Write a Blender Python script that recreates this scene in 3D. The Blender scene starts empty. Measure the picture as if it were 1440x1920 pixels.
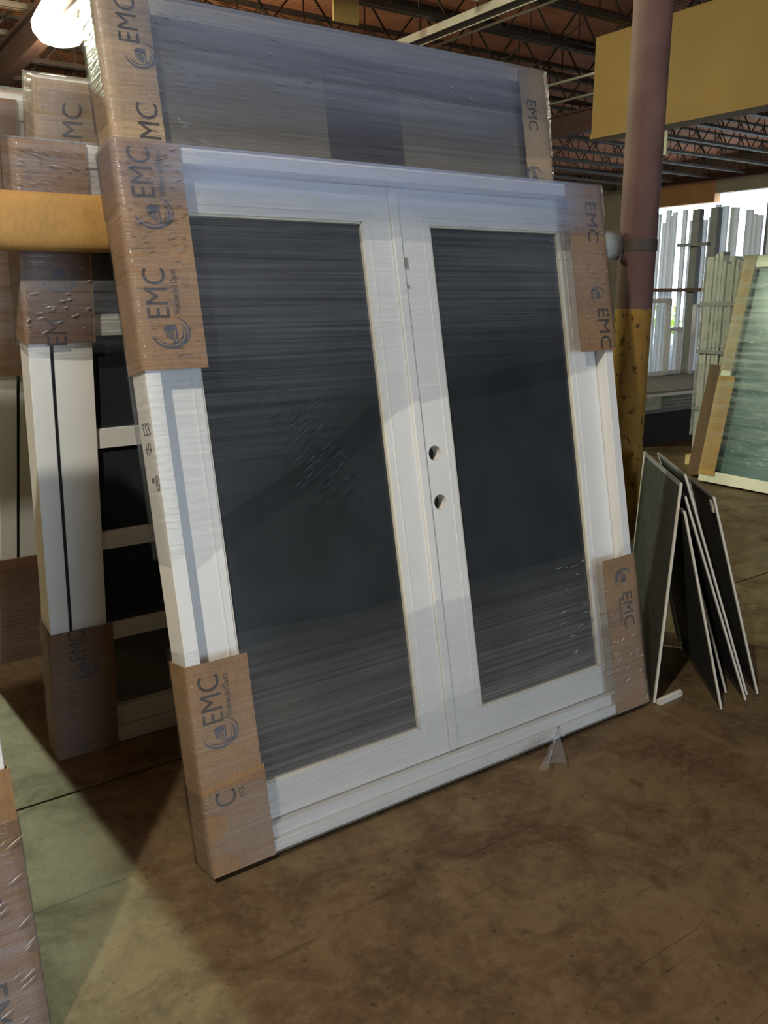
import bpy, bmesh, math, random
from mathutils import Vector, Matrix, noise

random.seed(7)
SC = bpy.context.scene
COL = SC.collection
R = math.radians

# ------------------------------------------------------------------ camera
cam_d = bpy.data.cameras.new('camera')
cam_d.sensor_fit = 'VERTICAL'; cam_d.sensor_height = 36.0
cam_d.lens = 36.0 * 1600.0 / 1920.0
cam_d.clip_start = 0.05; cam_d.clip_end = 200
cam = bpy.data.objects.new('camera', cam_d); COL.objects.link(cam)
FWD = Vector((0.550027, 0.798285, -0.245379)); RGT = Vector((0.822761, -0.568368, -0.004804)); UPV = Vector((0.143301, 0.199246, 0.969415))
mw = Matrix.Identity(4)
for i in range(3):
    mw[i][0] = RGT[i]; mw[i][1] = UPV[i]; mw[i][2] = -FWD[i]
mw.translation = Vector((0, 0, 1.653))
cam.matrix_world = mw
SC.camera = cam

# ------------------------------------------------------------------ world, exposure
SC.view_settings.view_transform = 'Standard'; SC.view_settings.look = 'None'
SC.view_settings.gamma = 1.0; SC.view_settings.use_curve_mapping = False
SC.view_settings.exposure = -0.2
wd = bpy.data.worlds.new('daylight'); SC.world = wd; wd.use_nodes = True
wd.node_tree.nodes['Background'].inputs[0].default_value = (0.64, 0.82, 1.0, 1)
wd.node_tree.nodes['Background'].inputs[1].default_value = 8.0

LAMPS = {'warm': ((-1.65, 0.1, 4.85), 700, (1.0, 0.93, 0.77)),
         'cool': ((0.17, 8.1, 4.85), 1350, (0.84, 1.0, 0.66)),
         'seen': ((3.22, 11.41, 4.84), 600, (1.0, 0.90, 0.62))}

# ------------------------------------------------------------------ helpers
def lin(c):
    return tuple(((v/255.0)/12.92 if v/255.0 <= 0.04045 else ((v/255.0+0.055)/1.055)**2.4) for v in c) + (1.0,)

class NT:
    def __init__(s, name):
        s.m = bpy.data.materials.new(name); s.m.use_nodes = True
        s.t = s.m.node_tree; s.b = s.t.nodes['Principled BSDF']; s.o = s.t.nodes['Material Output']
    def n(s, kind, **kw):
        nd = s.t.nodes.new(kind)
        for k, v in kw.items():
            if k.startswith('i_'):
                nd.inputs[k[2:].replace('_', ' ')].default_value = v
            else: setattr(nd, k, v)
        return nd
    def l(s, a, b): s.t.links.new(a, b)
    def coord(s, scale=(1, 1, 1), rot=(0, 0, 0), kind='Object'):
        tc = s.n('ShaderNodeTexCoord'); mp = s.n('ShaderNodeMapping')
        mp.inputs['Scale'].default_value = scale; mp.inputs['Rotation'].default_value = rot
        s.l(tc.outputs[kind], mp.inputs['Vector']); return mp.outputs['Vector']
    def noise(s, vec, scale, detail=4, rough=0.55, dist=0.0):
        nd = s.n('ShaderNodeTexNoise'); nd.inputs['Scale'].default_value = scale
        nd.inputs['Detail'].default_value = detail; nd.inputs['Roughness'].default_value = rough
        nd.inputs['Distortion'].default_value = dist
        s.l(vec, nd.inputs['Vector']); return nd.outputs['Fac']
    def ramp(s, fac, stops):
        nd = s.n('ShaderNodeValToRGB'); el = nd.color_ramp.elements
        while len(el) < len(stops): el.new(0.5)
        for e, (p, c) in zip(el, stops):
            e.position = p; e.color = c if len(c) == 4 else tuple(c)+(1,)
        s.l(fac, nd.inputs['Fac']); return nd.outputs['Color']
    def mix(s, fac, a, b, mode='MIX'):
        nd = s.n('ShaderNodeMix', data_type='RGBA', blend_type=mode)
        for inp, v in ((nd.inputs[0], fac), (nd.inputs[6], a), (nd.inputs[7], b)):
            if hasattr(v, 'links'): s.l(v, inp)
            else: inp.default_value = v
        return nd.outputs[2]
    def math(s, op, a, b=None):
        nd = s.n('ShaderNodeMath', operation=op)
        for inp, v in ((nd.inputs[0], a), (nd.inputs[1], b)):
            if v is None: continue
            if hasattr(v, 'links'): s.l(v, inp)
            else: inp.default_value = v
        return nd.outputs[0]
    def bump(s, h, strength=0.3, dist=0.01):
        nd = s.n('ShaderNodeBump'); nd.inputs['Strength'].default_value = strength; nd.inputs['Distance'].default_value = dist
        s.l(h, nd.inputs['Height']); s.l(nd.outputs['Normal'], s.b.inputs['Normal']); return nd.outputs['Normal']
    def set(s, **kw):
        for k, v in kw.items():
            inp = s.b.inputs[k.replace('_', ' ')]
            if hasattr(v, 'links'): s.l(v, inp)
            else: inp.default_value = v
        return s.m

def m_plain(name, col, rough=0.5, var=0.12, scale=6.0, metal=0.0, bump=0.0, spec=0.5):
    k = NT(name); v = k.coord()
    f = k.noise(v, scale, 5)
    c = lin(col); d = tuple(x*(1-var) for x in c[:3])+(1,); e = tuple(min(1, x*(1+var)) for x in c[:3])+(1,)
    k.set(Base_Color=k.ramp(f, [(0.3, d), (0.7, e)]), Roughness=rough, Metallic=metal)
    k.b.inputs['Specular IOR Level'].default_value = spec
    if bump: k.bump(k.noise(v, scale*8, 3), bump, 0.004)
    return k.m

def m_cardboard(name, col):
    k = NT(name); v = k.coord()
    big = k.noise(v, 7, 4); flute = k.n('ShaderNodeTexWave', wave_type='BANDS', bands_direction='Z')
    flute.inputs['Scale'].default_value = 55; flute.inputs['Distortion'].default_value = 0.6
    k.l(v, flute.inputs['Vector'])
    c = lin(col)
    base = k.ramp(big, [(0.25, tuple(x*0.78 for x in c[:3])), (0.75, tuple(min(1, x*1.14) for x in c[:3]))])
    fine = k.noise(k.coord((1, 1, 0.25)), 160, 3)
    base = k.mix(0.22, base, k.ramp(fine, [(0.35, (0.25, 0.2, 0.15)), (0.65, (0.8, 0.72, 0.6))]), 'SOFT_LIGHT')
    k.set(Base_Color=base, Roughness=0.75)
    k.bump(flute.outputs['Fac'], 0.05, 0.002)
    return k.m

def m_film(name, tint=(0.62, 0.66, 0.78), lo=0.06, hi=0.42, rot=0.0, sx=1.2, sz=46, gloss=0.25, mid=0.5, attr=True, rough=0.14):
    """stretch film: clear plastic whose folded layers whiten in long streaks"""
    k = NT(name)
    v = k.coord((sx, sx, sz), (0, rot, 0))
    streak = k.noise(v, 1.0, 5, 0.65)
    v2 = k.coord((0.9, 0.9, 3.2), (0, rot*0.6, 0)); broad = k.noise(v2, 1.6, 3)
    f = k.math('ADD', k.math('MULTIPLY', streak, 0.80), k.math('MULTIPLY', broad, 0.30))
    fac = k.n('ShaderNodeMapRange'); fac.inputs['From Min'].default_value = mid-0.12; fac.inputs['From Max'].default_value = mid+0.30
    fac.inputs['To Min'].default_value = lo; fac.inputs['To Max'].default_value = hi
    k.l(f, fac.inputs['Value'])
    fo = fac.outputs['Result']
    if attr:
        at = k.n('ShaderNodeAttribute', attribute_name='layers'); fo = k.math('MULTIPLY', fo, at.outputs['Fac'])
    tr = k.n('ShaderNodeBsdfTransparent'); di = k.n('ShaderNodeBsdfDiffuse'); gl = k.n('ShaderNodeBsdfGlossy')
    di.inputs['Color'].default_value = tint+(1,); gl.inputs['Color'].default_value = (0.9, 0.92, 1, 1); gl.inputs['Roughness'].default_value = rough
    wr = k.noise(k.coord((5, 5, 70), (0, rot, 0)), 1.0, 4, 0.6, 0.4)
    bp = k.n('ShaderNodeBump'); bp.inputs['Strength'].default_value = 0.9; bp.inputs['Distance'].default_value = 0.008
    k.l(wr, bp.inputs['Height']); k.l(bp.outputs['Normal'], gl.inputs['Normal'])
    m1 = k.n('ShaderNodeMixShader'); k.l(fo, m1.inputs[0]); k.l(tr.outputs[0], m1.inputs[1]); k.l(di.outputs[0], m1.inputs[2])
    fr = k.n('ShaderNodeFresnel'); fr.inputs['IOR'].default_value = 1.35; k.l(bp.outputs['Normal'], fr.inputs['Normal'])
    g = k.math('MULTIPLY', fr.outputs[0], gloss*3)
    m2 = k.n('ShaderNodeMixShader'); k.l(k.math('MINIMUM', g, 0.9), m2.inputs[0]); k.l(m1.outputs[0], m2.inputs[1]); k.l(gl.outputs[0], m2.inputs[2])
    k.l(m2.outputs[0], k.o.inputs['Surface'])
    return k.m

def m_glass(name, col=(0.031, 0.038, 0.045), alpha=0.92, rough=0.12):
    k = NT(name); v = k.coord((1, 1, 1))
    f = k.noise(v, 3.5, 5)
    c = tuple(col)
    k.set(Base_Color=k.ramp(f, [(0.3, tuple(x*0.8 for x in c)), (0.7, tuple(x*1.25 for x in c))]), Roughness=rough, Alpha=alpha)
    k.b.inputs['Specular IOR Level'].default_value = 0.5
    return k.m

def m_emit(name, col, strength):
    k = NT(name); e = k.n('ShaderNodeEmission'); e.inputs[0].default_value = col+(1,); e.inputs[1].default_value = strength
    k.l(e.outputs[0], k.o.inputs['Surface']); return k.m

def m_floor():
    k = NT('worn_concrete'); v = k.coord()
    big = k.noise(v, 0.55, 6, 0.6); mid = k.noise(v, 3.2, 7, 0.68, 0.6); fine = k.noise(v, 26, 6, 0.7)
    col = k.ramp(big, [(0.28, lin((100, 88, 64))), (0.5, lin((114, 95, 68))), (0.72, lin((116, 103, 78)))])
    col = k.mix(k.ramp(mid, [(0.42, (0, 0, 0)), (0.60, (0.9, 0.9, 0.9))]), col, lin((80, 62, 44)))
    col = k.mix(k.ramp(fine, [(0.45, (0, 0, 0)), (0.75, (0.55, 0.55, 0.55))]), col, lin((126, 112, 86)))
    spots = k.noise(v, 11, 3, 0.5); col = k.mix(k.ramp(spots, [(0.64, (0, 0, 0)), (0.74, (0.6, 0.6, 0.6))]), col, lin((50, 41, 31)))
    sp2 = k.noise(v, 42, 2, 0.5); col = k.mix(k.ramp(sp2, [(0.66, (0, 0, 0)), (0.73, (0.6, 0.6, 0.6))]), col, lin((46, 37, 28)))
    mo = k.noise(v, 8.5, 9, 0.75); col = k.mix(k.ramp(mo, [(0.33, (0.45,)*3), (0.5, (0,)*3)]), col, lin((70, 55, 40))); col = k.mix(k.ramp(mo, [(0.55, (0,)*3), (0.72, (0.4,)*3)]), col, lin((132, 110, 78)))
    # scuffs: thin stretched streaks in a few directions
    for a, sc in ((0.25, 7), (1.1, 5), (-0.5, 6)):
        st = k.noise(k.coord((0.5*sc, 9*sc, 1), (0, 0, a)), 1.0, 4, 0.6)
        col = k.mix(k.ramp(st, [(0.66, (0, 0, 0)), (0.72, (0.5, 0.5, 0.5))]), col, lin((58, 47, 34)))
    # hairline cracks with a shape of their own
    sx = k.n('ShaderNodeSeparateXYZ'); k.l(v, sx.inputs[0])
    wob = k.math('MULTIPLY', k.math('SUBTRACT', k.noise(v, 7, 4), 0.5), 0.03)
    for y0, x0, x1, w in ((2.215, 0.34, 0.60, 0.005), (1.72, 1.45, 1.80, 0.0018), (1.72, 1.05, 1.25, 0.0016), (1.13, 1.55, 1.8, 0.0016)):
        dist = k.math('ABSOLUTE', k.math('SUBTRACT', k.math('ADD', sx.outputs[1], wob), y0))
        on = k.math('MULTIPLY', k.math('LESS_THAN', dist, w), k.math('MULTIPLY', k.math('GREATER_THAN', sx.outputs[0], x0), k.math('LESS_THAN', sx.outputs[0], x1)))
        col = k.mix(k.math('MULTIPLY', on, 0.6), col, lin((44, 36, 26)))
    k.set(Base_Color=col, Roughness=k.ramp(mid, [(0.3, (0.42,)*3), (0.7, (0.7,)*3)]))
    k.b.inputs['Specular IOR Level'].default_value = 0.35
    k.bump(k.math('ADD', mid, k.math('MULTIPLY', fine, 0.4)), 0.12, 0.01)
    return k.m

def m_pillar():
    k = NT('column_paint'); v = k.coord(); sx = k.n('ShaderNodeSeparateXYZ'); k.l(v, sx.inputs[0])
    n1 = k.noise(v, 5, 5); n2 = k.noise(k.coord((1, 1, 0.7)), 38, 5, 0.65)
    maroon = k.ramp(n1, [(0.3, lin((92, 68, 65))), (0.7, lin((112, 86, 82)))])
    yel = k.ramp(n1, [(0.3, lin((140, 104, 48))), (0.7, lin((166, 128, 62)))])
    yel = k.mix(k.ramp(n2, [(0.57, (0, 0, 0)), (0.62, (0.85, 0.85, 0.85))]), yel, lin((52, 38, 24)))
    up = k.math('GREATER_THAN', k.math('ADD', sx.outputs[2], k.math('MULTIPLY', n2, 0.02)), 1.60)
    k.set(Base_Color=k.mix(up, yel, maroon), Roughness=0.72)
    k.b.inputs['Specular IOR Level'].default_value = 0.25
    k.bump(n2, 0.15, 0.004)
    return k.m

def m_deck():
    k = NT('roof_deck'); v = k.coord(); w = k.n('ShaderNodeTexWave', wave_type='BANDS', bands_direction='Y')
    w.inputs['Scale'].default_value = 3.2; k.l(v, w.inputs['Vector'])
    n1 = k.noise(v, 1.2, 5)
    col = k.ramp(n1, [(0.3, lin((150, 92, 62))), (0.7, lin((188, 124, 88)))])
    k.set(Base_Color=col, Roughness=0.8); k.bump(w.outputs['Fac'], 0.5, 0.03)
    return k.m

M = {}
M['vinyl'] = m_plain('white_vinyl', (232, 233, 232), 0.38, 0.03)
M['vinyl_cream'] = m_plain('cream_vinyl', (226, 222, 206), 0.42, 0.04)
M['card'] = m_cardboard('cardboard', (158, 124, 88))
M['card_lt'] = m_cardboard('pale_cardboard', (184, 158, 126))
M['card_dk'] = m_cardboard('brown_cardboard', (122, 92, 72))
M['card_shaded'] = m_cardboard('shaded_cardboard', (92, 68, 48))  # dark brown card; the shade of its turned-away side is in the colour
M['yel_card'] = m_cardboard('padding_cardboard', (184, 144, 86))
M['ink'] = m_plain('printed_ink', (66, 54, 50), 0.8, 0.1, 30)
M['ink_blue'] = m_plain('printed_blue_ink', (72, 76, 98), 0.8, 0.1, 30)
M['pen'] = m_plain('marker_ink', (70, 70, 66), 0.7, 0.1, 30)
M['film'] = m_film('stretch_film', (0.56, 0.62, 0.72), 0.01, 0.17, R(1.5), 0.7, 95, gloss=0.14)
M['film_top'] = m_film('stretch_film_blue', (0.38, 0.47, 0.72), 0.22, 0.80, R(-2), 0.8, 40, 0.14, 0.50)  # stronger blue tint and higher opacity for the top band
M['film_grey'] = m_film('stretch_film_grey_layers', (0.21, 0.24, 0.34), 0.20, 0.78, R(-2), 0.8, 40, 0.14, 0.50)
M['film_low'] = m_film('stretch_film_low', (0.62, 0.60, 0.57), 0.02, 0.26, R(6), 0.7, 110, 0.12)
M['film_thick'] = m_film('stretch_film_thick', (0.62, 0.64, 0.74), 0.02, 0.36, R(6), 2.0, 34, 0.2)
M['film_haze'] = m_film('stretch_film_haze', (0.62, 0.70, 0.68), 0.02, 0.75, R(-20), 1.0, 20, 0.25, 0.58)
M['film_loose'] = m_film('loose_film', (0.66, 0.68, 0.76), 0.03, 0.30, R(6), 2.0, 34, 0.3, attr=False)
M['film_fold'] = m_plain('film_fold', (196, 202, 214), 0.25, 0.05, 20)  # pale colour paints the glints on the film folds
M['film_scuff'] = m_plain('film_scuff', (74, 88, 110), 0.3, 0.2, 20)  # bluish reflections on the wrinkled film put into a colour
M['film_crinkled'] = m_film('crinkled_film', (0.70, 0.70, 0.72), 0.03, 0.35, R(6), 12.0, 18, 0.45, attr=False)
M['glass'] = m_glass('tinted_glass')
M['glass_blue'] = m_glass('blue_green_glass', (0.09, 0.16, 0.18), 0.95, 0.15)
M['glass_brown'] = m_plain('masked_glass_panel', (112, 106, 98), 0.45, 0.06)
M['glass_mauve'] = m_plain('dark_centre_panel', (66, 62, 70), 0.3, 0.06)
M['black'] = m_plain('black_gasket', (22, 22, 24), 0.6, 0.2)
M['floor'] = m_floor()
M['sub'] = m_plain('joint_dirt', (34, 29, 22), 0.95, 0.3, 20)
M['column'] = m_pillar()
M['deck'] = m_deck()
M['joist'] = m_plain('dark_joist_steel', (66, 54, 46), 0.6, 0.2)
M['girder'] = m_plain('maroon_girder', (84, 58, 52), 0.6, 0.2)
M['conduit'] = m_plain('galvanised_conduit', (196, 190, 178), 0.35, 0.1, metal=0.6)
M['wall'] = m_plain('painted_block_wall', (176, 166, 148), 0.8, 0.1, 1.2, bump=0.2)
M['wall_orange'] = m_plain('orange_wall_band', (196, 146, 102), 0.8, 0.1, 1.5)
M['yellow'] = m_plain('yellow_panel_paint', (142, 112, 62), 0.75, 0.08, 1.2)
M['alu'] = m_plain('white_aluminium', (214, 210, 200), 0.4, 0.06)
M['greysteel'] = m_plain('grey_steel', (120, 120, 122), 0.5, 0.12)
k = NT('thin_white_pvc'); v = k.coord(); f = k.noise(v, 5, 3)
cc = k.ramp(f, [(0.3, (0.88, 0.87, 0.87)), (0.7, (0.94, 0.93, 0.93))])
di = k.n('ShaderNodeBsdfDiffuse'); tl = k.n('ShaderNodeBsdfTranslucent'); mx = k.n('ShaderNodeMixShader'); mx.inputs[0].default_value = 0.7
k.l(cc, di.inputs['Color']); k.l(cc, tl.inputs['Color']); k.l(di.outputs[0], mx.inputs[1]); k.l(tl.outputs[0], mx.inputs[2]); k.l(mx.outputs[0], k.o.inputs['Surface'])
M['profile'] = k.m
M['bundle'] = m_plain('grey_profile', (164, 164, 158), 0.45, 0.12)
M['tablegrey'] = m_plain('table_felt', (120, 114, 112), 0.9, 0.1)
M['board'] = m_plain('stacked_board', (132, 136, 118), 0.7, 0.15, 3)
M['stone'] = m_plain('mottled_board', (176, 176, 156), 0.6, 0.25, 9)
M['dark'] = m_plain('dark_crate', (44, 42, 40), 0.8, 0.2)
M['wood'] = m_plain('pale_timber', (190, 166, 120), 0.7, 0.15, 12)
M['leaf'] = m_plain('hedge_leaf', (150, 168, 60), 0.6, 0.4, 14)
M['ground'] = m_plain('yard_gravel', (170, 166, 156), 0.9, 0.15, 4)
M['enamel'] = m_plain('lamp_enamel', (210, 206, 196), 0.4, 0.08)

def m_mesh():
    k = NT('insect_mesh'); v = k.coord()
    f = k.noise(v, 18, 3)
    k.set(Base_Color=k.ramp(f, [(0.3, (0.012, 0.012, 0.012)), (0.7, (0.035, 0.034, 0.032))]), Roughness=0.8, Alpha=0.84)
    return k.m
M['mesh'] = m_mesh()

class MB:
    def __init__(s): s.v = []; s.f = []
    def quad(s, a, b, c, d):
        i = len(s.v); s.v += [tuple(a), tuple(b), tuple(c), tuple(d)]; s.f.append((i, i+1, i+2, i+3)); return s
    def poly(s, pts):
        i = len(s.v); s.v += [tuple(p) for p in pts]; s.f.append(tuple(range(i, i+len(pts)))); return s
    def box(s, x0, x1, y0, y1, z0, z1):
        i = len(s.v)
        s.v += [(x0, y0, z0), (x1, y0, z0), (x1, y1, z0), (x0, y1, z0), (x0, y0, z1), (x1, y0, z1), (x1, y1, z1), (x0, y1, z1)]
        s.f += [tuple(i+j for j in q) for q in ((0, 3, 2, 1), (4, 5, 6, 7), (0, 1, 5, 4), (1, 2, 6, 5), (2, 3, 7, 6), (3, 0, 4, 7))]
        return s
    def bar(s, p, q, w, h=None, up=(0, 0, 1)):
        h = h or w; p = Vector(p); q = Vector(q); d = (q-p).normalized(); u = Vector(up)
        if abs(d.dot(u)) > 0.98: u = Vector((1, 0, 0))
        r = d.cross(u).normalized(); u = r.cross(d)
        i = len(s.v)
        for c in (p, q):
            for a, b in ((-1, -1), (1, -1), (1, 1), (-1, 1)): s.v.append(tuple(c+r*(a*w/2)+u*(b*h/2)))
        s.f += [tuple(i+j for j in t) for t in ((0, 3, 2, 1), (4, 5, 6, 7), (0, 1, 5, 4), (1, 2, 6, 5), (2, 3, 7, 6), (3, 0, 4, 7))]
        return s
    def ring_loft(s, rings, cap=True):
        i = len(s.v); n = len(rings[0])
        for r in rings: s.v += [tuple(p) for p in r]
        for k in range(len(rings)-1):
            for j in range(n):
                a = i+k*n+j; b = i+k*n+(j+1) % n
                s.f.append((a, b, b+n, a+n))
        if cap:
            s.f.append(tuple(i+j for j in reversed(range(n)))); s.f.append(tuple(i+(len(rings)-1)*n+j for j in range(n)))
        return s
    def cyl(s, p, q, r, seg=24, r2=None, cap=True):
        p = Vector(p); q = Vector(q); d = (q-p).normalized(); u = Vector((0, 0, 1)) if abs(d.z) < 0.9 else Vector((1, 0, 0))
        a = d.cross(u).normalized(); b = d.cross(a); r2 = r if r2 is None else r2
        mk = lambda c, rr: [c+(a*math.cos(t)+b*math.sin(t))*rr for t in [2*math.pi*k/seg for k in range(seg)]]
        return s.ring_loft([mk(p, r), mk(q, r2)], cap)
    def grid(s, fn, nu, nv):
        i = len(s.v)
        for a in range(nu+1):
            for b in range(nv+1): s.v.append(tuple(fn(a/nu, b/nv)))
        for a in range(nu):
            for b in range(nv):
                k = i+a*(nv+1)+b; s.f.append((k, k+nv+1, k+nv+2, k+1))
        return s
    def build(s, name, mat, parent=None, smooth=False, bevel=0.0):
        me = bpy.data.meshes.new(name); me.from_pydata(s.v, [], s.f); me.update()
        bm = bmesh.new(); bm.from_mesh(me); bmesh.ops.recalc_face_normals(bm, faces=bm.faces)
        if bevel:
            bmesh.ops.bevel(bm, geom=list(bm.edges), offset=bevel, segments=1, affect='EDGES', clamp_overlap=True)
        bm.to_mesh(me); bm.free()
        me.materials.append(mat)
        if smooth:
            for p in me.polygons: p.use_smooth = True
        o = bpy.data.objects.new(name, me); COL.objects.link(o)
        if parent: o.parent = parent
        return o

def tag(o, label=None, cat=None, group=None, kind=None):
    if label: o['label'] = label
    if cat: o['category'] = cat
    if group: o['group'] = group
    if kind: o['kind'] = kind
    return o
def empty(name, loc, label, cat, group=None):
    o = bpy.data.objects.new(name, None); COL.objects.link(o); o.location = loc
    o.empty_display_size = 0.1
    return tag(o, label, cat, group)
def place(o, loc, rotz=0, lean=0):
    """lean > 0: top goes back (local +y); < 0: top comes forward"""
    m = Matrix.Translation(Vector(loc)) @ Matrix.Rotation(rotz, 4, 'Z') @ Matrix.Rotation(-lean, 4, 'X')
    o.matrix_world = m

# ------------------------------------------------------------------ print: text and logo
_tx = {}
def text_mesh(body, size):
    key = (body, size)
    if key not in _tx:
        cu = bpy.data.curves.new('txt', 'FONT'); cu.body = body; cu.size = size; cu.resolution_u = 3
        cu.align_x = 'LEFT'
        ob = bpy.data.objects.new('txt', cu); COL.objects.link(ob)
        dg = bpy.context.evaluated_depsgraph_get(); me = bpy.data.meshes.new_from_object(ob.evaluated_get(dg))
        bpy.data.objects.remove(ob); bpy.data.curves.remove(cu)
        xs = [v.co.x for v in me.vertices]; ys = [v.co.y for v in me.vertices]
        x0, x1, y0, y1 = min(xs), max(xs), min(ys), max(ys)
        _tx[key] = ([((v.co.x-x0)/(x1-x0), (v.co.y-y0)/(y1-y0)) for v in me.vertices], [tuple(p.vertices) for p in me.polygons])
    return _tx[key]
def print_text(parent, body, cx, cz, length, height, y, d, name='printed_lettering', mat='ink', clip=None):
    """text on a protector face (local xz plane at depth y). d=+1 reads upward (letter tops to -x), d=-1 reads downward"""
    vs, fs = text_mesh(body, 1.0)
    pts = []
    for (a, b) in vs:
        along = (a-0.5)*length; acr = (b-0.5)*height
        pts.append((cx - d*acr, y, cz + d*along))
    mb = MB(); mb.v = pts; mb.f = list(fs)
    if clip:
        keep = [f for f in mb.f if all(clip[0] <= pts[i][2] <= clip[1] for i in f)]
        mb.f = keep
    me = bpy.data.meshes.new(name); me.from_pydata(mb.v, [], mb.f); me.update(); me.materials.append(M[mat])
    o = bpy.data.objects.new(name, me); COL.objects.link(o); o.parent = parent
    return o
def print_logo(parent, cx, cz, s, y, d, part=1.0):
    """round swoosh emblem with a little house, drawn flat. s = overall size"""
    mb = MB()
    def P(u, v): return (cx - d*v*s, y, cz + d*u*s*0.78)
    def cres(r, w, a0, a1, ox=0, oy=0, n=20):
        for k in range(n):
            t0 = a0+(a1-a0)*k/n; t1 = a0+(a1-a0)*(k+1)/n
            f0 = math.sin(math.pi*k/n)**0.6 if 0 < k < n else 0.05; f1 = math.sin(math.pi*(k+1)/n)**0.6 if 0 < k+1 < n else 0.05
            q = []
            for t, rr in ((t0, r-w*f0/2), (t1, r-w*f1/2), (t1, r+w*f1/2), (t0, r+w*f0/2)): q.append(P(ox+rr*math.cos(t), oy+rr*math.sin(t)))
            mb.poly(q)
    cres(0.50, 0.09, R(92), R(318)); cres(0.40, 0.045, R(110), R(300), 0.02); cres(0.60, 0.05, R(215), R(345), 0.05)
    # house: roof chevrons and body
    for k in range(4):
        u0 = -0.10+k*0.09
        mb.poly([P(u0-0.2, -0.14), P(u0+0.0, 0.12+0.02*k), P(u0+0.045, 0.12+0.02*k), P(u0-0.15, -0.14)])
    mb.poly([P(0.10, -0.16), P(0.32, -0.16), P(0.32, 0.05), P(0.21, 0.18), P(0.10, 0.05)])
    mb.poly([P(-0.34, -0.22), P(0.34, -0.22), P(0.34, -0.18), P(-0.34, -0.18)])
    o = mb.build('printed_logo', M['ink_blue'], parent)
    return o

# ------------------------------------------------------------------ packaging pieces
def protector(parent, x0, x1, T, z0, z1, side, mat='card', cap=None, wid=0.185, gap=0.004, th=0.004, name='corner_protector'):
    """folded cardboard sleeve round a vertical edge: front flap, side, back flap and an end cap"""
    g = gap; mb = MB()
    if side == 'L': a, b = x0-g-th, x0+wid
    else: a, b = x1-wid, x1+g+th
    mb.box(a, b, -g-th, -g, z0, z1)
    mb.box(a, b, T+g, T+g+th, z0, z1)
    if side == 'L': mb.box(a, a+th, -g, T+g, z0, z1)
    else: mb.box(b-th, b, -g, T+g, z0, z1)
    if cap == 'bottom': mb.box(a, b, -g-th, T+g+th, z0-th, z0)
    if cap == 'top': mb.box(a, b, -g-th, T+g+th, z1, z1+th)
    return mb.build(name, M[mat], parent)

def film_band(parent, W, T, zlo, zhi, mat, off=0.011, seed=0, top_cap=False, name='stretch_film', amp=0.003, x0=0.0, edge=0.02, free='lo', ends=1.0):
    """band of film wound round the whole unit. zlo/zhi are functions of 0..1 along the face"""
    per = []
    nx, ny = 48, 5
    rr = 0.006
    for k in range(nx): per.append((x0-off+(W+2*off)*k/nx, -off, k/nx))
    for k in range(ny): per.append((x0+W+off, -off+(T+2*off)*k/ny, 1.0))
    for k in range(nx): per.append((x0+W+off-(W+2*off)*k/nx, T+off, 1-k/nx))
    for k in range(ny): per.append((x0-off, T+off-(T+2*off)*k/ny, 0.0))
    n = len(per); nz = 16
    mb = MB(); rings = []; lay = []
    for j in range(nz+1):
        t = j/nz; ring = []
        for (x, y, u) in per:
            a = zlo(u)+(edge*noise.noise(Vector((u*5, seed, y*3))) if free == 'lo' else 0); b = zhi(u)+(edge*noise.noise(Vector((u*5, seed+7, y*3))) if free == 'hi' else 0)
            fr = t if free == 'lo' else 1-t
            lay.append(min(1.0, 0.12+fr*(2.2+1.2*noise.noise(Vector((u*6, seed, 3)))))*(ends+(1-ends)*min(1, max(0, min(u, 1-u)-0.04)/0.10)))
            z = a+(b-a)*t
            dy = amp*noise.noise(Vector((x*3+seed, y*9, z*16)))
            ring.append((x+(dy if 0.02 > abs(y-T/2) else 0), y+(abs(dy)*(-1 if y < T/2 else 1)), z))
        rings.append(ring)
    i = 0
    for r in rings: mb.v += r
    for j in range(nz):
        for k in range(n):
            a = j*n+k; b = j*n+(k+1) % n; mb.f.append((a, b, b+n, a+n))
    if top_cap:
        z = max(zhi(0), zhi(1))
        b0 = nz*n
        for k in range(nx):
            mb.f.append((b0+k, b0+k+1, b0+(n-ny-k-1) % n, b0+(n-ny-k) % n))
    o = mb.build(name, M[mat], parent, smooth=True)
    at = o.data.attributes.new('layers', 'FLOAT', 'POINT'); at.data.foreach_set('value', lay)
    return o

def wrinkle_glints(film, regions, seed, y=-0.016, mat='film_fold', name='fold_glints'):  # raised slivers of film whose glints are painted by flat colour
    rnd = random.Random(seed); mb = MB()
    for (x0, x1, z0, z1, n, slope, ln) in regions:
        for k in range(n):
            x = rnd.uniform(x0, x1); z = rnd.uniform(z0, z1); L = ln*rnd.uniform(0.4, 1.4)/2; w = rnd.uniform(0.0004, 0.0013); a = slope+rnd.uniform(-0.12, 0.12)
            dx, dz = math.cos(a), math.sin(a)
            top = (x, y-0.002-rnd.uniform(0, 0.002), z); p0 = (x-dx*L, y, z-dz*L); p1 = (x+dx*L, y, z+dz*L); q0 = (x-dz*w, y, z+dx*w); q1 = (x+dz*w, y, z-dx*w)
            for tri in ((p0, q1, top), (q1, p1, top), (p1, q0, top), (q0, p0, top)): mb.poly(tri)
    o = mb.build(name, M[mat], film); o['kind'] = 'stuff'
    return o

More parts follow.
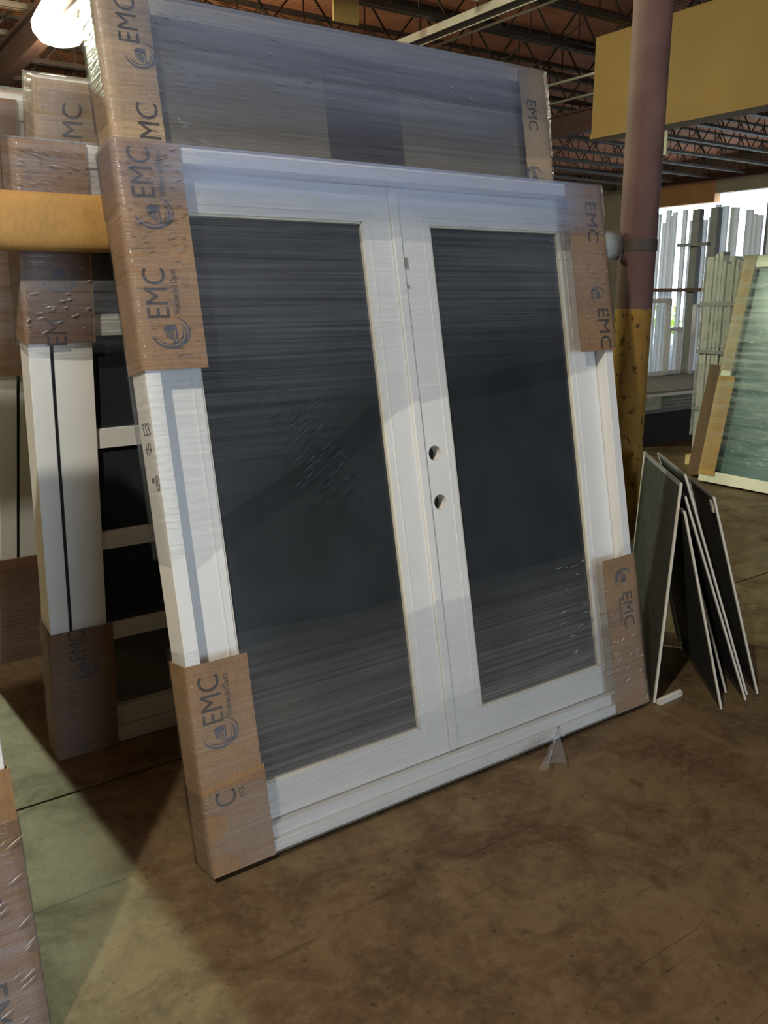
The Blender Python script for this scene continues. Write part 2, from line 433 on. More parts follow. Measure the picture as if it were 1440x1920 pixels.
# ================================================================== SETTING
floor = MB().box(-10, 25, -11, 31, -0.30, -0.03).build('floor', M['sub']); tag(floor, 'worn brown concrete warehouse floor', 'floor', kind='structure')
joints_y = [-11, -6.2, -1.7, 2.762, 7.3, 11.8, 16.3, 20.8, 25.3, 31]
joints_x = [-10, -4.6, 5.4, 10.2, 15, 20, 25]
for a in range(len(joints_x)-1):
    for b in range(len(joints_y)-1):
        g = 0.006
        MB().box(joints_x[a]+g*0.5, joints_x[a+1]-g*0.5, joints_y[b]+g, joints_y[b+1]-g, -0.03, 0.0).build('slab', M['floor'], floor)

DZ = 5.85; CH = 5.22
ceil = MB().box(-10, 25, -11, 31, DZ, DZ+0.2).build('ceiling', M['deck']); tag(ceil, 'orange brown roof deck over open steel joists', 'ceiling', kind='structure')

def wall(name, box, mat='wall', label=''):
    return tag(MB().box(*box).build(name, M[mat]), label, 'wall', kind='structure')
wall('wall_left', (-10.25, -10, -11, 31, -0.3, 6.05), 'wall', 'plain warehouse side wall on the left')
wall('wall_back', (-10.25, 25.25, 31, 31.25, -0.3, 6.05), 'wall', 'far warehouse end wall')
# front wall with open dock door
OX0, OX1, OZ = 0.6, 5.8, 4.2
wf = MB().box(-10.25, OX0, -11.25, -11, -0.3, 6.05).box(OX1, 25.25, -11.25, -11, -0.3, 6.05).box(OX0, OX1, -11.25, -11, OZ, 6.05).build('wall_front', M['wall'])
tag(wf, 'warehouse wall with the open dock door behind the camera', 'wall', kind='structure')
# right wall with wide bright opening
RY0, RY1, RZ = 9.0, 21.0, 4.50
wr = MB().box(25, 25.25, -11.25, RY0, -0.3, 6.05).box(25, 25.25, RY1, 31.25, -0.3, 6.05).box(25, 25.25, RY0, RY1, 5.2, 6.05).build('wall_right', M['wall'])
tag(wr, 'warehouse wall round the bright loading opening', 'wall', kind='structure')
MB().box(24.9, 25.2, 17.6, RY1, RZ, 5.2).build('header_panel', M['wall_orange'], wr)
MB().box(24.9, 25.2, RY0, 17.6, 4.75, 5.2).build('header_panel', M['wall'], wr)
MB().box(24.8, 25.05, RY0-0.2, RY1+0.2, 5.15, 5.35).build('lintel', M['girder'], wr)
yard = MB().box(25.3, 60, -6, 50, -0.35, -0.31).build('yard_ground', M['ground']); tag(yard, 'pale gravel yard outside the loading opening', 'ground', kind='structure')

for nm, loc, rot, sx, sy in (('front', ((OX0+OX1)/2, -11.1, OZ/2), (R(90), 0, 0), OX1-OX0, OZ), ('right', (25.1, (RY0+RY1)/2, 2.2), (R(90), 0, R(90)), RY1-RY0, 4.5)):
    l = bpy.data.lights.new('daylight_portal_'+nm, 'AREA'); l.shape = 'RECTANGLE'; l.size = sx; l.size_y = sy
    l.cycles.is_portal = True
    o = bpy.data.objects.new('daylight_portal', l); COL.objects.link(o); o.location = loc
    o.rotation_euler = (R(90), 0, R(180)) if nm == 'front' else (R(90), 0, R(90))
    # area lights shine along local -z: front -> +y, right -> -x
    o.rotation_euler = (R(90), 0, 0) if nm == 'front' else (R(90), 0, R(90))
    tag(o, 'daylight entering through the %s opening' % nm, 'daylight')

# joists along x
JY = [2.2+1.302*k for k in range(-8, 22)]
def joist_meshes():
    c = MB(); x0, x1 = -10, 25
    c.box(x0, x1, -0.065, -0.012, CH, CH+0.065).box(x0, x1, 0.012, 0.065, CH, CH+0.065)
    c.box(x0, x1, -0.05, -0.012, DZ-0.05, DZ).box(x0, x1, 0.012, 0.05, DZ-0.05, DZ)
    w = MB(); n = 35; st = (x1-x0)/n
    for k in range(n):
        a = x0+k*st
        w.bar((a, 0, CH+0.03), (a+st/2, 0, DZ-0.03), 0.022); w.bar((a+st/2, 0, DZ-0.03), (a+st, 0, CH+0.03), 0.022)
        w.bar((a+st/2, 0, CH+0.03), (a+st/2, 0, DZ-0.03), 0.016)
    return c, w
cm, wm = joist_meshes()
j0 = cm.build('roof_joist', M['joist'], ceil); w0 = wm.build('web', M['joist'], j0)
j0.location.y = JY[0]
for y in JY[1:]:
    j = j0.copy(); COL.objects.link(j); j.parent = ceil; j.location.y = y
    w = w0.copy(); COL.objects.link(w); w.parent = j
# girders along y
for gx in (3.263, 13.7):
    MB().box(gx-0.09, gx+0.09, -11, 31, CH-0.42, CH-0.38).box(gx-0.015, gx+0.015, -11, 31, CH-0.38, CH-0.04).box(gx-0.09, gx+0.09, -11, 31, CH-0.04, CH).build('roof_girder', M['girder'], ceil)
# cross bracing between joists (along y)
for bx_ in (0.9, 5.1, 10.8):
    br = MB()
    for a in range(len(JY)-1):
        br.bar((bx_, JY[a], CH+0.05), (bx_, JY[a+1], DZ-0.05), 0.02); br.bar((bx_, JY[a], DZ-0.05), (bx_, JY[a+1], CH+0.05), 0.02)
    br.build('cross_bracing', M['joist'], ceil)
# conduits and strip channel hung under the joists
def conduit(p, q, r, label, name='conduit', mat='conduit', group=None):
    o = MB().cyl(p, q, r, 10).build(name, M[mat], None, True); return tag(o, label, 'conduit', group)
conduit((8.45, 7.2, CH-0.03), (8.45, 13.6, CH-0.03), 0.018, 'thin bright steel conduit strung under joists beside the lighting channel')
conduit((11.6, 8.6, CH-0.03), (11.6, 14.2, CH-0.03), 0.022, 'bright steel conduit under joists between lighting channel and yellow panel', )
conduit((12.7, 9.0, CH-0.03), (12.7, 15.5, CH-0.03), 0.02, 'bright steel conduit under joists running past the maroon girder')
conduit((4.6, 8.95, CH-0.04), (7.6, 8.95, CH-0.04), 0.03, 'pale steel pipe running along a joist above the tall wrapped unit')
t = empty('lighting_channel', (7.86, 7.0, CH-0.10), 'long unlit strip light channel hung below the joists', 'strip light')
MB().box(-0.10, 0.10, 0, 4.6, -0.05, 0.03).build('channel_body', M['joist'], t)
MB().box(-0.115, -0.10, 0, 4.6, -0.06, 0.04).box(0.10, 0.115, 0, 4.6, -0.06, 0.04).build('side_rail', M['conduit'], t)
for yy in (0.4, 2.3, 4.2): MB().cyl((0, yy, 0.03), (0, yy, 0.12), 0.008, 8).build('hanger', M['conduit'], t)

# yellow bulkhead under the joists, hung to the right of the column
t = empty('yellow_bulkhead', (10.15, 3.2, 3.86), 'big yellow painted bulkhead panel hanging under the joists behind the column', 'bulkhead')
MB().box(0, 0.35, 0, 6.15, 0, CH-3.86-0.002).build('panel', M['yellow'], t, bevel=0.01)
MB().box(-0.02, 0, 0, 6.15, 0.0, 0.06).build('bottom_trim', M['yellow'], t)
t2 = empty('yellow_marker_panel', (6.05, 9.80, CH-0.32), 'small yellow board hanging from the joists above the tall wrapped unit', 'panel')
MB().box(0, 0.36, 0, 0.03, 0, 0.319).build('board', M['yellow'], t2)

# column and lean bar
PX, PY = 3.265, 2.69
t = empty('steel_column', (PX, PY, 0), 'round steel column painted maroon above and chipped yellow below', 'column')
MB().cyl((0, 0, 0.012), (0, 0, CH-0.42), 0.083, 40).build('shaft', M['column'], t, True)
MB().box(-0.17, 0.17, -0.17, 0.17, 0, 0.012).build('base_plate', M['girder'], t)
MB().cyl((0, 0, 1.845), (0, 0, 1.895), 0.088, 40).build('clamp_collar', M['joist'], t)

BZ = 1.868; BY = 2.727
t = empty('lean_bar', (-3.2, BY, BZ), 'cardboard padded horizontal bar that the wrapped units lean on', 'bar')
MB().cyl((0, 0, 0), (PX-0.095+3.2, 0, 0), 0.030, 20).build('pipe', M['greysteel'], t, True)
def pad(xa, xb, ry, rz, seed, n=40, seg=28):
    rings = []
    for k in range(n+1):
        x = xa+(xb-xa)*k/n; r = []
        sh = 1.0+0.025*noise.noise(Vector((x*4, seed, 0)))
        for j in range(seg):
            a = 2*math.pi*j/seg; f = sh*(1+0.012*noise.noise(Vector((x*7, math.cos(a)*2+seed, math.sin(a)*2))))
            r.append((x, math.copysign(abs(math.cos(a))**0.75, math.cos(a))*ry*min(f, 1.0), math.copysign(abs(math.sin(a))**0.8, math.sin(a))*rz*f))
        rings.append(r)
    return MB().ring_loft(rings)
p = pad(0.9, 4.35, 0.036, 0.083, 2).build('cardboard_padding', M['yel_card'], t, True)
MB().cyl((0.88, 0, 0), (0.9, 0, 0), 0.034, 20).build('tape_band', M['card'], t, True)
p = pad(4.37, PX-0.100+3.2, 0.034, 0.062, 5, 16).build('wrapped_sleeve', M['vinyl_cream'], t, True)
pad(4.36, PX-0.097+3.2, 0.0375, 0.066, 9, 16).build('sleeve_film', M['film_crinkled'], p, True)
# trestle end of the bar, out to the left
t = empty('bar_post', (-3.15, BY, 0), 'grey steel post carrying the outer end of the padded bar', 'post')
MB().box(-0.04, 0.04, -0.04, 0.04, 0.03, BZ-0.031).build('shaft', M['greysteel'], t); MB().box(-0.15, 0.15, -0.4, 0.4, 0, 0.03).build('base_plate', M['greysteel'], t)

# ================================================================== WRAPPED UNITS
LEAN = 0.196912
SL, CL = math.sin(LEAN), math.cos(LEAN)

# ---- front double door -------------------------------------------------------------
W, H, T = 1.906, 2.08, 0.112
A = empty('double_door_unit', (0, 0, 0), 'white double door with dark glass in film wrap, standing foremost against the bar', 'door')
place(A, (0.807, 2.0437, 0.0225), 0, LEAN)
JW, RD = 0.045, 0.05
MB().box(0, JW, 0, T, 0, H).build('side_jamb', M['vinyl'], A, bevel=0.002)
MB().box(W-JW, W, 0, T, 0, H).build('side_jamb', M['vinyl'], A, bevel=0.002)
MB().box(JW, W-JW, 0, T, H-JW, H).build('head_jamb', M['vinyl'], A, bevel=0.002)
s = MB().box(JW, W-JW, 0, T, 0, 0.035).build('sill', M['vinyl'], A, bevel=0.002)
MB().box(JW, W-JW, 0.018, T, 0.035, 0.075).build('sill_step', M['vinyl'], s, bevel=0.002)
MID = 0.953
GZ0, GZ1 = 0.192, 1.915
def leaf(x0, x1, g0, g1, z0=0.080, z1=H-JW-0.004, holes=None):
    y0, y1 = RD, RD+0.045
    if not holes:
        mb = MB().box(x0, g0, y0, y1, z0, z1).box(g1, x1, y0, y1, z0, z1).box(g0, g1, y0, y1, z0, GZ0).box(g0, g1, y0, y1, GZ1, z1)
        o = mb.build('door_leaf', M['vinyl'], A)
    else:
        o = MB().box(x0, g0, y0, y1, z0, z1).build('door_leaf', M['vinyl'], A)
        cut = MB()
        for (hx, hz) in holes: cut.cyl((hx, y0-0.05, hz), (hx, y1+0.05, hz), 0.027, 32)
        c = cut.build('cutter', M['vinyl'])
        o.parent = None
        md = o.modifiers.new('b', 'BOOLEAN'); md.object = c; md.operation = 'DIFFERENCE'; md.solver = 'EXACT'
        dg = bpy.context.evaluated_depsgraph_get(); me = bpy.data.meshes.new_from_object(o.evaluated_get(dg))
        o.modifiers.clear(); bpy.data.objects.remove(c)
        bm = bmesh.new(); bm.from_mesh(me)
        rest = MB().box(g1, x1, y0, y1, z0, z1).box(g0, g1, y0, y1, z0, GZ0).box(g0, g1, y0, y1, GZ1, z1).build('tmp', M['vinyl'])
        bm.from_mesh(rest.data); bm.to_mesh(me); bm.free(); bpy.data.objects.remove(rest)
        o.data = me; o.parent = A
        if not me.materials: me.materials.append(M['vinyl'])
    MB().box(g0, g1, y0+0.016, y0+0.026, GZ0, GZ1).build('glass_pane', M['glass'], o)
    b = 0.014; mb = MB()
    mb.box(g0, g0+b*0.5, y0+0.004, y0+0.016, GZ0, GZ1).box(g1-b*0.5, g1, y0+0.004, y0+0.016, GZ0, GZ1)
    mb.box(g0, g1, y0+0.004, y0+0.016, GZ0, GZ0+b*0.5).box(g0, g1, y0+0.004, y0+0.016, GZ1-b*0.5, GZ1)
    mb.build('glazing_bead', M['vinyl_cream'], o)
    # raised stop line round the glass
    q = MB(); m_ = 0.028
    q.box(g0-m_, g0-m_+0.004, y0-0.002, y0, GZ0-m_, GZ1+m_).box(g1+m_-0.004, g1+m_, y0-0.002, y0, GZ0-m_, GZ1+m_)
    q.box(g0-m_, g1+m_, y0-0.002, y0, GZ1+m_-0.004, GZ1+m_).box(g0-m_, g1+m_, y0-0.002, y0, GZ0-m_, GZ0-m_+0.004)
    q.build('glazing_frame_edge', M['vinyl'], o)
    return o
lfL = leaf(JW+0.003, MID-0.002, 0.180, 0.812)
lfR = leaf(MID+0.002, W-JW-0.003, 1.088, 1.716, holes=[(1.004, 1.130), (1.004, 0.958)])
a_ = MB().box(MID-0.030, MID+0.004, RD-0.012, RD, 0.085, H-JW-0.006).build('astragal', M['vinyl'], A, bevel=0.003)
MB().box(0.963, 0.975, RD-0.006, RD, 1.765, 1.80).build('catch', M['conduit'], lfR); MB().box(0.965, 0.973, RD-0.005, RD, 1.70, 1.71).build('catch', M['conduit'], lfR)
for hz in (1.130, 0.958):
    MB().cyl((1.004, RD+0.046, hz), (1.004, RD+0.06, hz), 0.030, 24).build('bore_shade', M['dark'], lfR)  # dark disc stands in for the shade inside the lock hole
MB().box(0.06, W-0.06, T-0.006, T, 0.08, H-0.06).build('back_sheet', M['dark'], A)
# protectors and their print
FY = -0.0092
p = protector(A, 0, W, T, 1.462, H, 'L', 'card', 'top')
print_text(p, 'EMC', 0.058, 1.672, 0.135, 0.066, FY, 1); print_text(p, 'Windows and Doors', 0.113, 1.675, 0.125, 0.020, FY, 1); print_logo(p, 0.083, 1.560, 0.098, FY, 1)
print_text(p, 'EMC', 0.062, 2.000, 0.135, 0.066, FY, 1); print_text(p, 'Windows and Doors', 0.116, 2.0, 0.125, 0.020, FY, 1); print_logo(p, 0.080, 1.888, 0.098, FY, 1)
p = protector(A, 0, W, T, 0.0, 0.623, 'L', 'card', None)
print_text(p, 'EMC', 0.055, 0.515, 0.140, 0.066, FY, 1); print_text(p, 'Windows and Doors', 0.106, 0.515, 0.125, 0.020, FY, 1); print_logo(p, 0.068, 0.408, 0.098, FY, 1)
fl = MB().box(-0.0085, 0.192, -0.0115, -0.0085, -0.001, 0.283).build('overlapped_flap', M['card'], p)
print_text(p, 'C', 0.060, 0.218, 0.046, 0.066, -0.0119, 1); print_text(p, 'ors', 0.110, 0.222, 0.030, 0.016, -0.0119, 1)
p = protector(A, 0, W, T, 1.444, H-0.004, 'R', 'card', 'top')
print_text(p, 'EMC', 1.845, 1.94, 0.15, 0.060, FY, -1); print_logo(p, 1.845, 1.665, 0.07, FY, -1); print_text(p, 'EMC', 1.862, 1.53, 0.155, 0.060, FY, -1)
p = protector(A, 0, W, T, 0.0, 0.622, 'R', 'card', None, wid=0.178)
print_logo(p, 1.838, 0.540, 0.085, FY, -1); print_text(p, 'EMC', 1.847, 0.405, 0.14, 0.060, FY, -1); print_text(p, 'Windows and Doors', 1.803, 0.405, 0.115, 0.018, FY, -1)
# marker note on the left edge
def stroke(pts):
    nt = MB()
    for a, b in zip(pts[:-1], pts[1:]): nt.bar((-0.0006, a[0], a[1]), (-0.0006, b[0], b[1]), 0.0018, 0.0018)
    nt.build('pen_stroke', M['pen'], A)
for k, cx_ in enumerate((0.075, 0.052, 0.030)):
    stroke([(cx_-0.008, 1.315), (cx_+0.006, 1.322), (cx_+0.002, 1.300), (cx_-0.009, 1.290), (cx_+0.008, 1.288)])
stroke([(0.035, 1.235), (0.040, 1.262), (0.058, 1.262), (0.056, 1.248), (0.040, 1.246), (0.062, 1.230)])
stroke([(0.072, 1.262), (0.074, 1.232)]); stroke([(0.066, 1.248), (0.084, 1.248)])
stroke([(0.02+0.013*math.cos(k*0.7), 1.150+0.022*math.sin(k*0.7)) for k in range(10)]); stroke([(0.016, 1.158), (0.026, 1.150), (0.018, 1.142)])
stroke([(0.045, 1.165), (0.052, 1.150), (0.060, 1.166), (0.068, 1.150)])
fa = film_band(A, W, T, lambda u: 1.345+0.11*max(0, u-0.4)/0.6-0.42*max(0, 1-u/0.42), lambda u: H+0.008, 'film', seed=1, top_cap=True)
wrinkle_glints(fa, [(0.0, 0.18, 1.78, 2.07, 60, 0.25, 0.03), (0.0, 0.18, 1.47, 1.78, 26, 0.1, 0.035), (1.74, 1.90, 1.47, 2.06, 90, 0.15, 0.028), (1.60, 1.74, 1.86, 1.95, 12, 0.2, 0.03), ], 3)
wrinkle_glints(fa, [(0.33, 0.42, 1.28, 1.40, 10, 0.5, 0.05), (0.42, 0.54, 1.08, 1.34, 34, 0.55, 0.07), (0.5, 0.62, 1.05, 1.25, 12, 0.45, 0.05)], 5, y=-0.013, mat='film_scuff', name='film_glints')  # reflections over the glass drawn as bluish slivers
film_band(A, W, T, lambda u: 1.905-0.01*u, lambda u: H+0.003, 'film_top', seed=4, off=0.013, name='folded_film', ends=0.2)
fb = film_band(A, W, T, lambda u: 0.001, lambda u: 0.675, 'film_low', seed=11, free='hi')
wrinkle_glints(fb, [(1.45, 1.74, 0.05, 0.66, 30, 0.10, 0.035), (1.2, 1.74, 0.005, 0.06, 24, 0.05, 0.04), (1.74, 1.9, 0.02, 0.3, 16, 0.6, 0.025)], 8)
film_band(A, W, T, lambda u: 0.001, lambda u: 0.45-0.20*(1-u), 'film_low', seed=15, off=0.013, name='folded_film', free='hi', ends=0.3)
# loose tail of film at the bottom edge
def tail(u, v):
    x = 1.42-0.20*v-0.05*u*(1-v); z = 0.03-0.115*v*0.62
    x += (u-0.5)*(0.03+0.10*v); y = -0.014-0.13*v-0.02*math.sin(u*9)*v
    zz = 0.05-0.062*v+0.012*noise.noise(Vector((u*4, v*5, 1)))
    return (x, y, zz)
MB().grid(tail, 14, 14).build('loose_film_tail', M['film_loose'], A, True)

# ---- taller unit behind it ---------------------------------------------------------
WB, HB, TB = 1.745, 2.53, 0.112
B = empty('tall_window_unit', (0, 0, 0), 'tall film wrapped window unit standing between the double door and the bar', 'window unit')
base = Vector((0.807+0.055, 2.0437, 0.0225)) + Vector((0, CL, -SL))*0.142 + Vector((0, SL, CL))*0.029
place(B, base, 0, LEAN)
def frame_parts(U, W_, H_, T_, fw=0.07, mat='vinyl', bev=0.002):
    MB().box(0, fw, 0, T_, 0, H_).build('side_jamb', M[mat], U, bevel=bev); MB().box(W_-fw, W_, 0, T_, 0, H_).build('side_jamb', M[mat], U, bevel=bev)
    MB().box(fw, W_-fw, 0, T_, H_-fw, H_).build('head_jamb', M[mat], U, bevel=bev); MB().box(fw, W_-fw, 0, T_, 0, fw).build('sill', M[mat], U, bevel=bev)
frame_parts(B, WB, HB, TB, 0.05, 'vinyl_cream')
MB().box(0.05, 0.745, 0.030, 0.06, 0.05, HB-0.05).build('side_panel', M['glass_brown'], B)
MB().box(1.055, 1.640, 0.030, 0.06, 0.05, HB-0.05).build('side_panel', M['glass_brown'], B)
MB().box(0.745, 1.055, 0.036, 0.06, 0.05, HB-0.05).build('centre_panel', M['glass_mauve'], B)
MB().box(1.640, 1.695, 0.036, 0.06, 0.05, HB-0.05).build('edge_panel', M['glass_mauve'], B)
MB().box(0.05, WB-0.05, TB-0.006, TB, 0.05, HB-0.05).build('back_sheet', M['dark'], B)
p = protector(B, 0, WB, TB, HB-0.62, HB, 'L', 'card_lt', 'top', wid=0.150)
print_text(p, 'EMC', 0.080, 2.452, 0.13, 0.062, FY, 1); print_logo(p, 0.105, 2.352, 0.085, FY, 1); print_text(p, 'EMC', 0.105, 2.150, 0.14, 0.066, FY, 1)
p = protector(B, 0, WB, TB, HB-0.62, HB, 'R', 'card_lt', 'top', wid=0.125)
print_text(p, 'EMC', 1.672, 2.355, 0.115, 0.05, FY, -1); print_logo(p, 1.655, 2.128, 0.075, FY, -1)
fc = film_band(B, WB, TB, lambda u: 1.6, lambda u: HB+0.008, 'film', seed=21, top_cap=True)
wrinkle_glints(fc, [(0.08, 0.30, 2.10, 2.50, 60, -0.12, 0.04), (1.62, 1.74, 2.1, 2.52, 40, 0.1, 0.02), (0.3, 1.6, 2.3, 2.5, 24, -0.08, 0.05)], 9, y=-0.021)
film_band(B, WB, TB, lambda u: 2.16+0.04*u, lambda u: HB+0.004, 'film_grey', seed=24, off=0.014, top_cap=True, name='folded_film', ends=0.15)
film_band(B, WB, TB, lambda u: 2.40-0.06*u, lambda u: HB+0.002, 'film_grey', seed=29, off=0.017, name='folded_film', edge=0.05, ends=0.1)

# ---- door leaning on the far side of the bar -----------------------------------------
def grille_unit(name, label, loc, lean, W_, H_, T_, cat, wid=0.185, top_card='card_lt', low_card='card_dk'):
    U = empty(name, (0, 0, 0), label, cat); place(U, loc, 0, -lean)
    frame_parts(U, W_, H_, T_, 0.065, 'vinyl')
    # gasket line and sash
    MB().box(0.065, 0.077, 0.012, 0.03, 0.065, H_-0.065).build('gasket', M['black'], U)
    sw = 0.120
    s_ = MB().box(0.077, 0.077+sw, 0.006, T_-0.02, 0.07, H_-0.07).box(W_-0.077-sw, W_-0.077, 0.006, T_-0.02, 0.07, H_-0.07).box(0.077+sw, W_-0.077-sw, 0.006, T_-0.02, 0.07, 0.155).box(0.077+sw, W_-0.077-sw, 0.006, T_-0.02, H_-0.155, H_-0.07).build('sash', M['vinyl'], U)
    MB().box(0.077+sw, W_-0.077-sw, 0.03, 0.045, 0.155, H_-0.155).build('glass_pane', M['glass'], s_)
    return U, s_
DL = R(6.9)
D, Ds = grille_unit('grille_door_unit', 'white door unit with horizontal grille bars leaning on the far side of the bar', (0.618, 3.012, 0.0005), DL, 1.9, 2.11, 0.110, 'door')
for z in (1.575, 1.197, 0.827, 0.467):
    MB().box(0.197, 1.9-0.197, 0.018, 0.030, z-0.033, z+0.033).build('grille_bar', M['vinyl'], Ds)
p = protector(D, 0, 1.9, 0.110, 1.525, 2.11, 'L', 'card', None, wid=0.205)
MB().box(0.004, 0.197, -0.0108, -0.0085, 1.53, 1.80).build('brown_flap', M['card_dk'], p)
print_logo(p, 0.10, 1.725, 0.10, -0.0112, 1); print_text(p, 'EMC', 0.085, 1.585, 0.13, 0.06, -0.0112, 1, clip=(1.5, 1.6))
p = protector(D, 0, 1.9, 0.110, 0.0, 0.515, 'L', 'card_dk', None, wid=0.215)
print_text(p, 'EMC', 0.085, 0.455, 0.115, 0.06, FY, 1); print_logo(p, 0.10, 0.36, 0.095, FY, 1)
fd = film_band(D, 1.9, 0.110, lambda u: 1.50, lambda u: 2.117, 'film_thick', seed=31, top_cap=True)
wrinkle_glints(fd, [(0.0, 0.2, 1.95, 2.1, 40, -0.1, 0.03), (0.0, 0.2, 1.54, 1.8, 24, 0.3, 0.025)], 12)
film_band(D, 1.9, 0.110, lambda u: 0.002, lambda u: 0.55, 'film_low', seed=33, free='hi')

CLn = R(16.9)
C, Cs = grille_unit('rear_window_unit', 'taller wrapped window unit leaning behind the grille door', (0.722, 3.535, 0.0005), CLn, 1.7, 2.385, 0.110, 'window unit')
p = protector(C, 0, 1.7, 0.110, 1.75, 2.385, 'L', 'card_lt', None, wid=0.205)
print_text(p, 'EMC', 0.10, 2.26, 0.13, 0.06, FY, 1); print_logo(p, 0.12, 2.14, 0.09, FY, 1)
p = protector(C, 0, 1.7, 0.110, 0.0, 0.62, 'L', 'card_lt', None)
film_band(C, 1.7, 0.110, lambda u: 1.70, lambda u: 2.391, 'film_thick', seed=41, top_cap=True)

E_ = R(25.8)
E, Es = grille_unit('low_window_unit', 'wrapped window unit leaning steeply behind the taller wrapped unit', (0.625, 4.05, 0.0005), E_, 1.7, 2.14, 0.105, 'window unit')
p = protector(E, 0, 1.7, 0.105, 1.53, 2.14, 'L', 'card', None)
print_text(p, 'EMC', 0.105, 1.70, 0.14, 0.066, FY, 1); print_logo(p, 0.115, 1.59, 0.09, FY, 1)
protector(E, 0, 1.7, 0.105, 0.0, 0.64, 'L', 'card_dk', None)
film_band(E, 1.7, 0.105, lambda u: 1.5, lambda u: 2.146, 'film_thick', seed=51)
film_band(E, 1.7, 0.105, lambda u: 0.002, lambda u: 0.6, 'film_low', seed=53, free='hi')
Fn, Fs = grille_unit('back_window_unit', 'tallest wrapped window unit at the back of the leaning stack', (0.52, 4.21, 0.0005), E_, 1.8, 2.52, 0.105, 'window unit')
protector(Fn, 0, 1.8, 0.105, 1.9, 2.52, 'L', 'card', None, wid=0.2)
film_band(Fn, 1.8, 0.105, lambda u: 1.7, lambda u: 2.526, 'film_thick', seed=57, top_cap=True)

# ---- wrapped package at the left front ----------------------------------------------
G = empty('front_package', (0, 0, 0), 'cardboard cornered wrapped window unit whose edge stands at the near left', 'window unit')
GL = R(11); GW, GH, GT = 1.5, 1.92, 0.1
place(G, (0.269-GW, 1.762, GT*math.sin(GL)+0.001), 0, GL)
frame_parts(G, GW, GH, GT, 0.07, 'vinyl')
MB().box(0.07, GW-0.07, 0.035, 0.05, 0.07, GH-0.07).build('glass_pane', M['glass'], G)
p = protector(G, 0, GW, GT, 0.0, 0.63, 'R', 'card', None, wid=0.2)
print_text(p, 'EMC', GW-0.10, 0.08, 0.16, 0.07, FY, -1); print_logo(p, GW-0.10, 0.33, 0.10, FY, -1)
protector(G, 0, GW, GT, 1.30, GH, 'R', 'card', None, wid=0.2)
protector(G, 0, GW, GT, 0.0, 0.63, 'L', 'card', None, wid=0.2); protector(G, 0, GW, GT, 1.30, GH, 'L', 'card', None, wid=0.2)
fg = film_band(G, GW, GT, lambda u: 0.002, lambda u: 0.52, 'film_thick', seed=61, free='hi')
wrinkle_glints(fg, [(GW-0.2, GW-0.005, 0.02, 0.5, 40, 0.5, 0.04)], 14)
# trestle that it leans on
t = empty('timber_trestle', (-0.55, 2.02, 0), 'pale timber trestle behind the near wrapped package', 'trestle')
zt = 1.30; yt = 1.762+math.tan(GL)*zt+0.135-2.02
MB().bar((-0.5, yt+0.05, zt), (0.5, yt+0.05, zt), 0.09, 0.04).build('top_rail', M['wood'], t)
for sx in (-0.42, 0.42):
    MB().bar((sx, yt+0.07, zt-0.02), (sx, yt+0.45, 0.02), 0.05, 0.05).build('leg', M['wood'], t)
    MB().bar((sx, yt+0.055, zt-0.02), (sx, yt+0.02, 0.02), 0.05, 0.05).build('leg', M['wood'], t)

# ================================================================== INSECT SCREENS
dv = Vector((0.64, 0.768, 0)); pv = Vector((-0.768, 0.64, 0))
def screen(foot, a, z, length, label, group=None, w=0.016, tab=False):
    foot = Vector(foot); up = (pv*a+Vector((0, 0, z))); Ht = up.length; up.normalize()
    nrm = dv.cross(up).normalized()
    o = empty('insect_screen', foot, label, 'window screen', group)
    m = Matrix.Identity(4)
    for i in range(3): m[i][0] = dv[i]; m[i][1] = nrm[i]; m[i][2] = up[i]
    m.translation = foot+Vector((0, 0, 0.008)); o.matrix_world = m
    th = 0.009
    MB().box(0, w, -th/2, th/2, 0, Ht).build('side_rail', M['alu'], o, bevel=0.0015); MB().box(length-w, length, -th/2, th/2, 0, Ht).build('side_rail', M['alu'], o, bevel=0.0015)
    MB().box(w, length-w, -th/2, th/2, Ht-w, Ht).build('top_rail', M['greysteel'], o); MB().box(w, length-w, -th/2, th/2, 0, w).build('bottom_rail', M['joist'], o)  # rails of the same frame, darkened to carry the shade they sit in
    MB().box(w, length-w, -0.0006, 0.0006, w, Ht-w).build('mesh', M['mesh'], o)
    if tab: MB().box(0.02, 0.05, -0.012, -0.006, Ht-0.07, Ht-0.02).build('pull_tab', M['alu'], o)
    return o
screen((2.760, 2.032, 0), -0.036, 0.935, 0.70, 'window screen standing nearly upright between wrapped door and column')
screen((2.937, 1.838, 0), 0.212, 0.83, 0.76, 'slanted window screen nearest the upright screen', 'slanted insect screens')
screen((3.085, 1.917, 0), 0.246, 0.775, 0.55, 'slanted window screen set back deepest among the leaning screens', 'slanted insect screens')
screen((3.090, 1.829, 0), 0.314, 0.869, 0.55, 'slanted window screen in the middle of the leaning screens', 'slanted insect screens', w=0.02)
screen((3.140, 1.855, 0), 0.330, 0.947, 0.50, 'tallest slanted window screen among the leaning screens', 'slanted insect screens')
screen((3.185, 1.835, 0), 0.254, 0.854, 0.40, 'outermost slanted window screen with small pull tab', 'slanted insect screens', tab=True)
o = MB().bar((2.775, 2.024, 0.011), (2.925, 2.028, 0.011), 0.022, 0.020).bar((2.775, 2.026, 0.0235), (2.925, 2.030, 0.0235), 0.008, 0.006).build('frame_offcut', M['alu'])
tag(o, 'short white frame offcut lying at the foot of the upright screen', 'offcut')

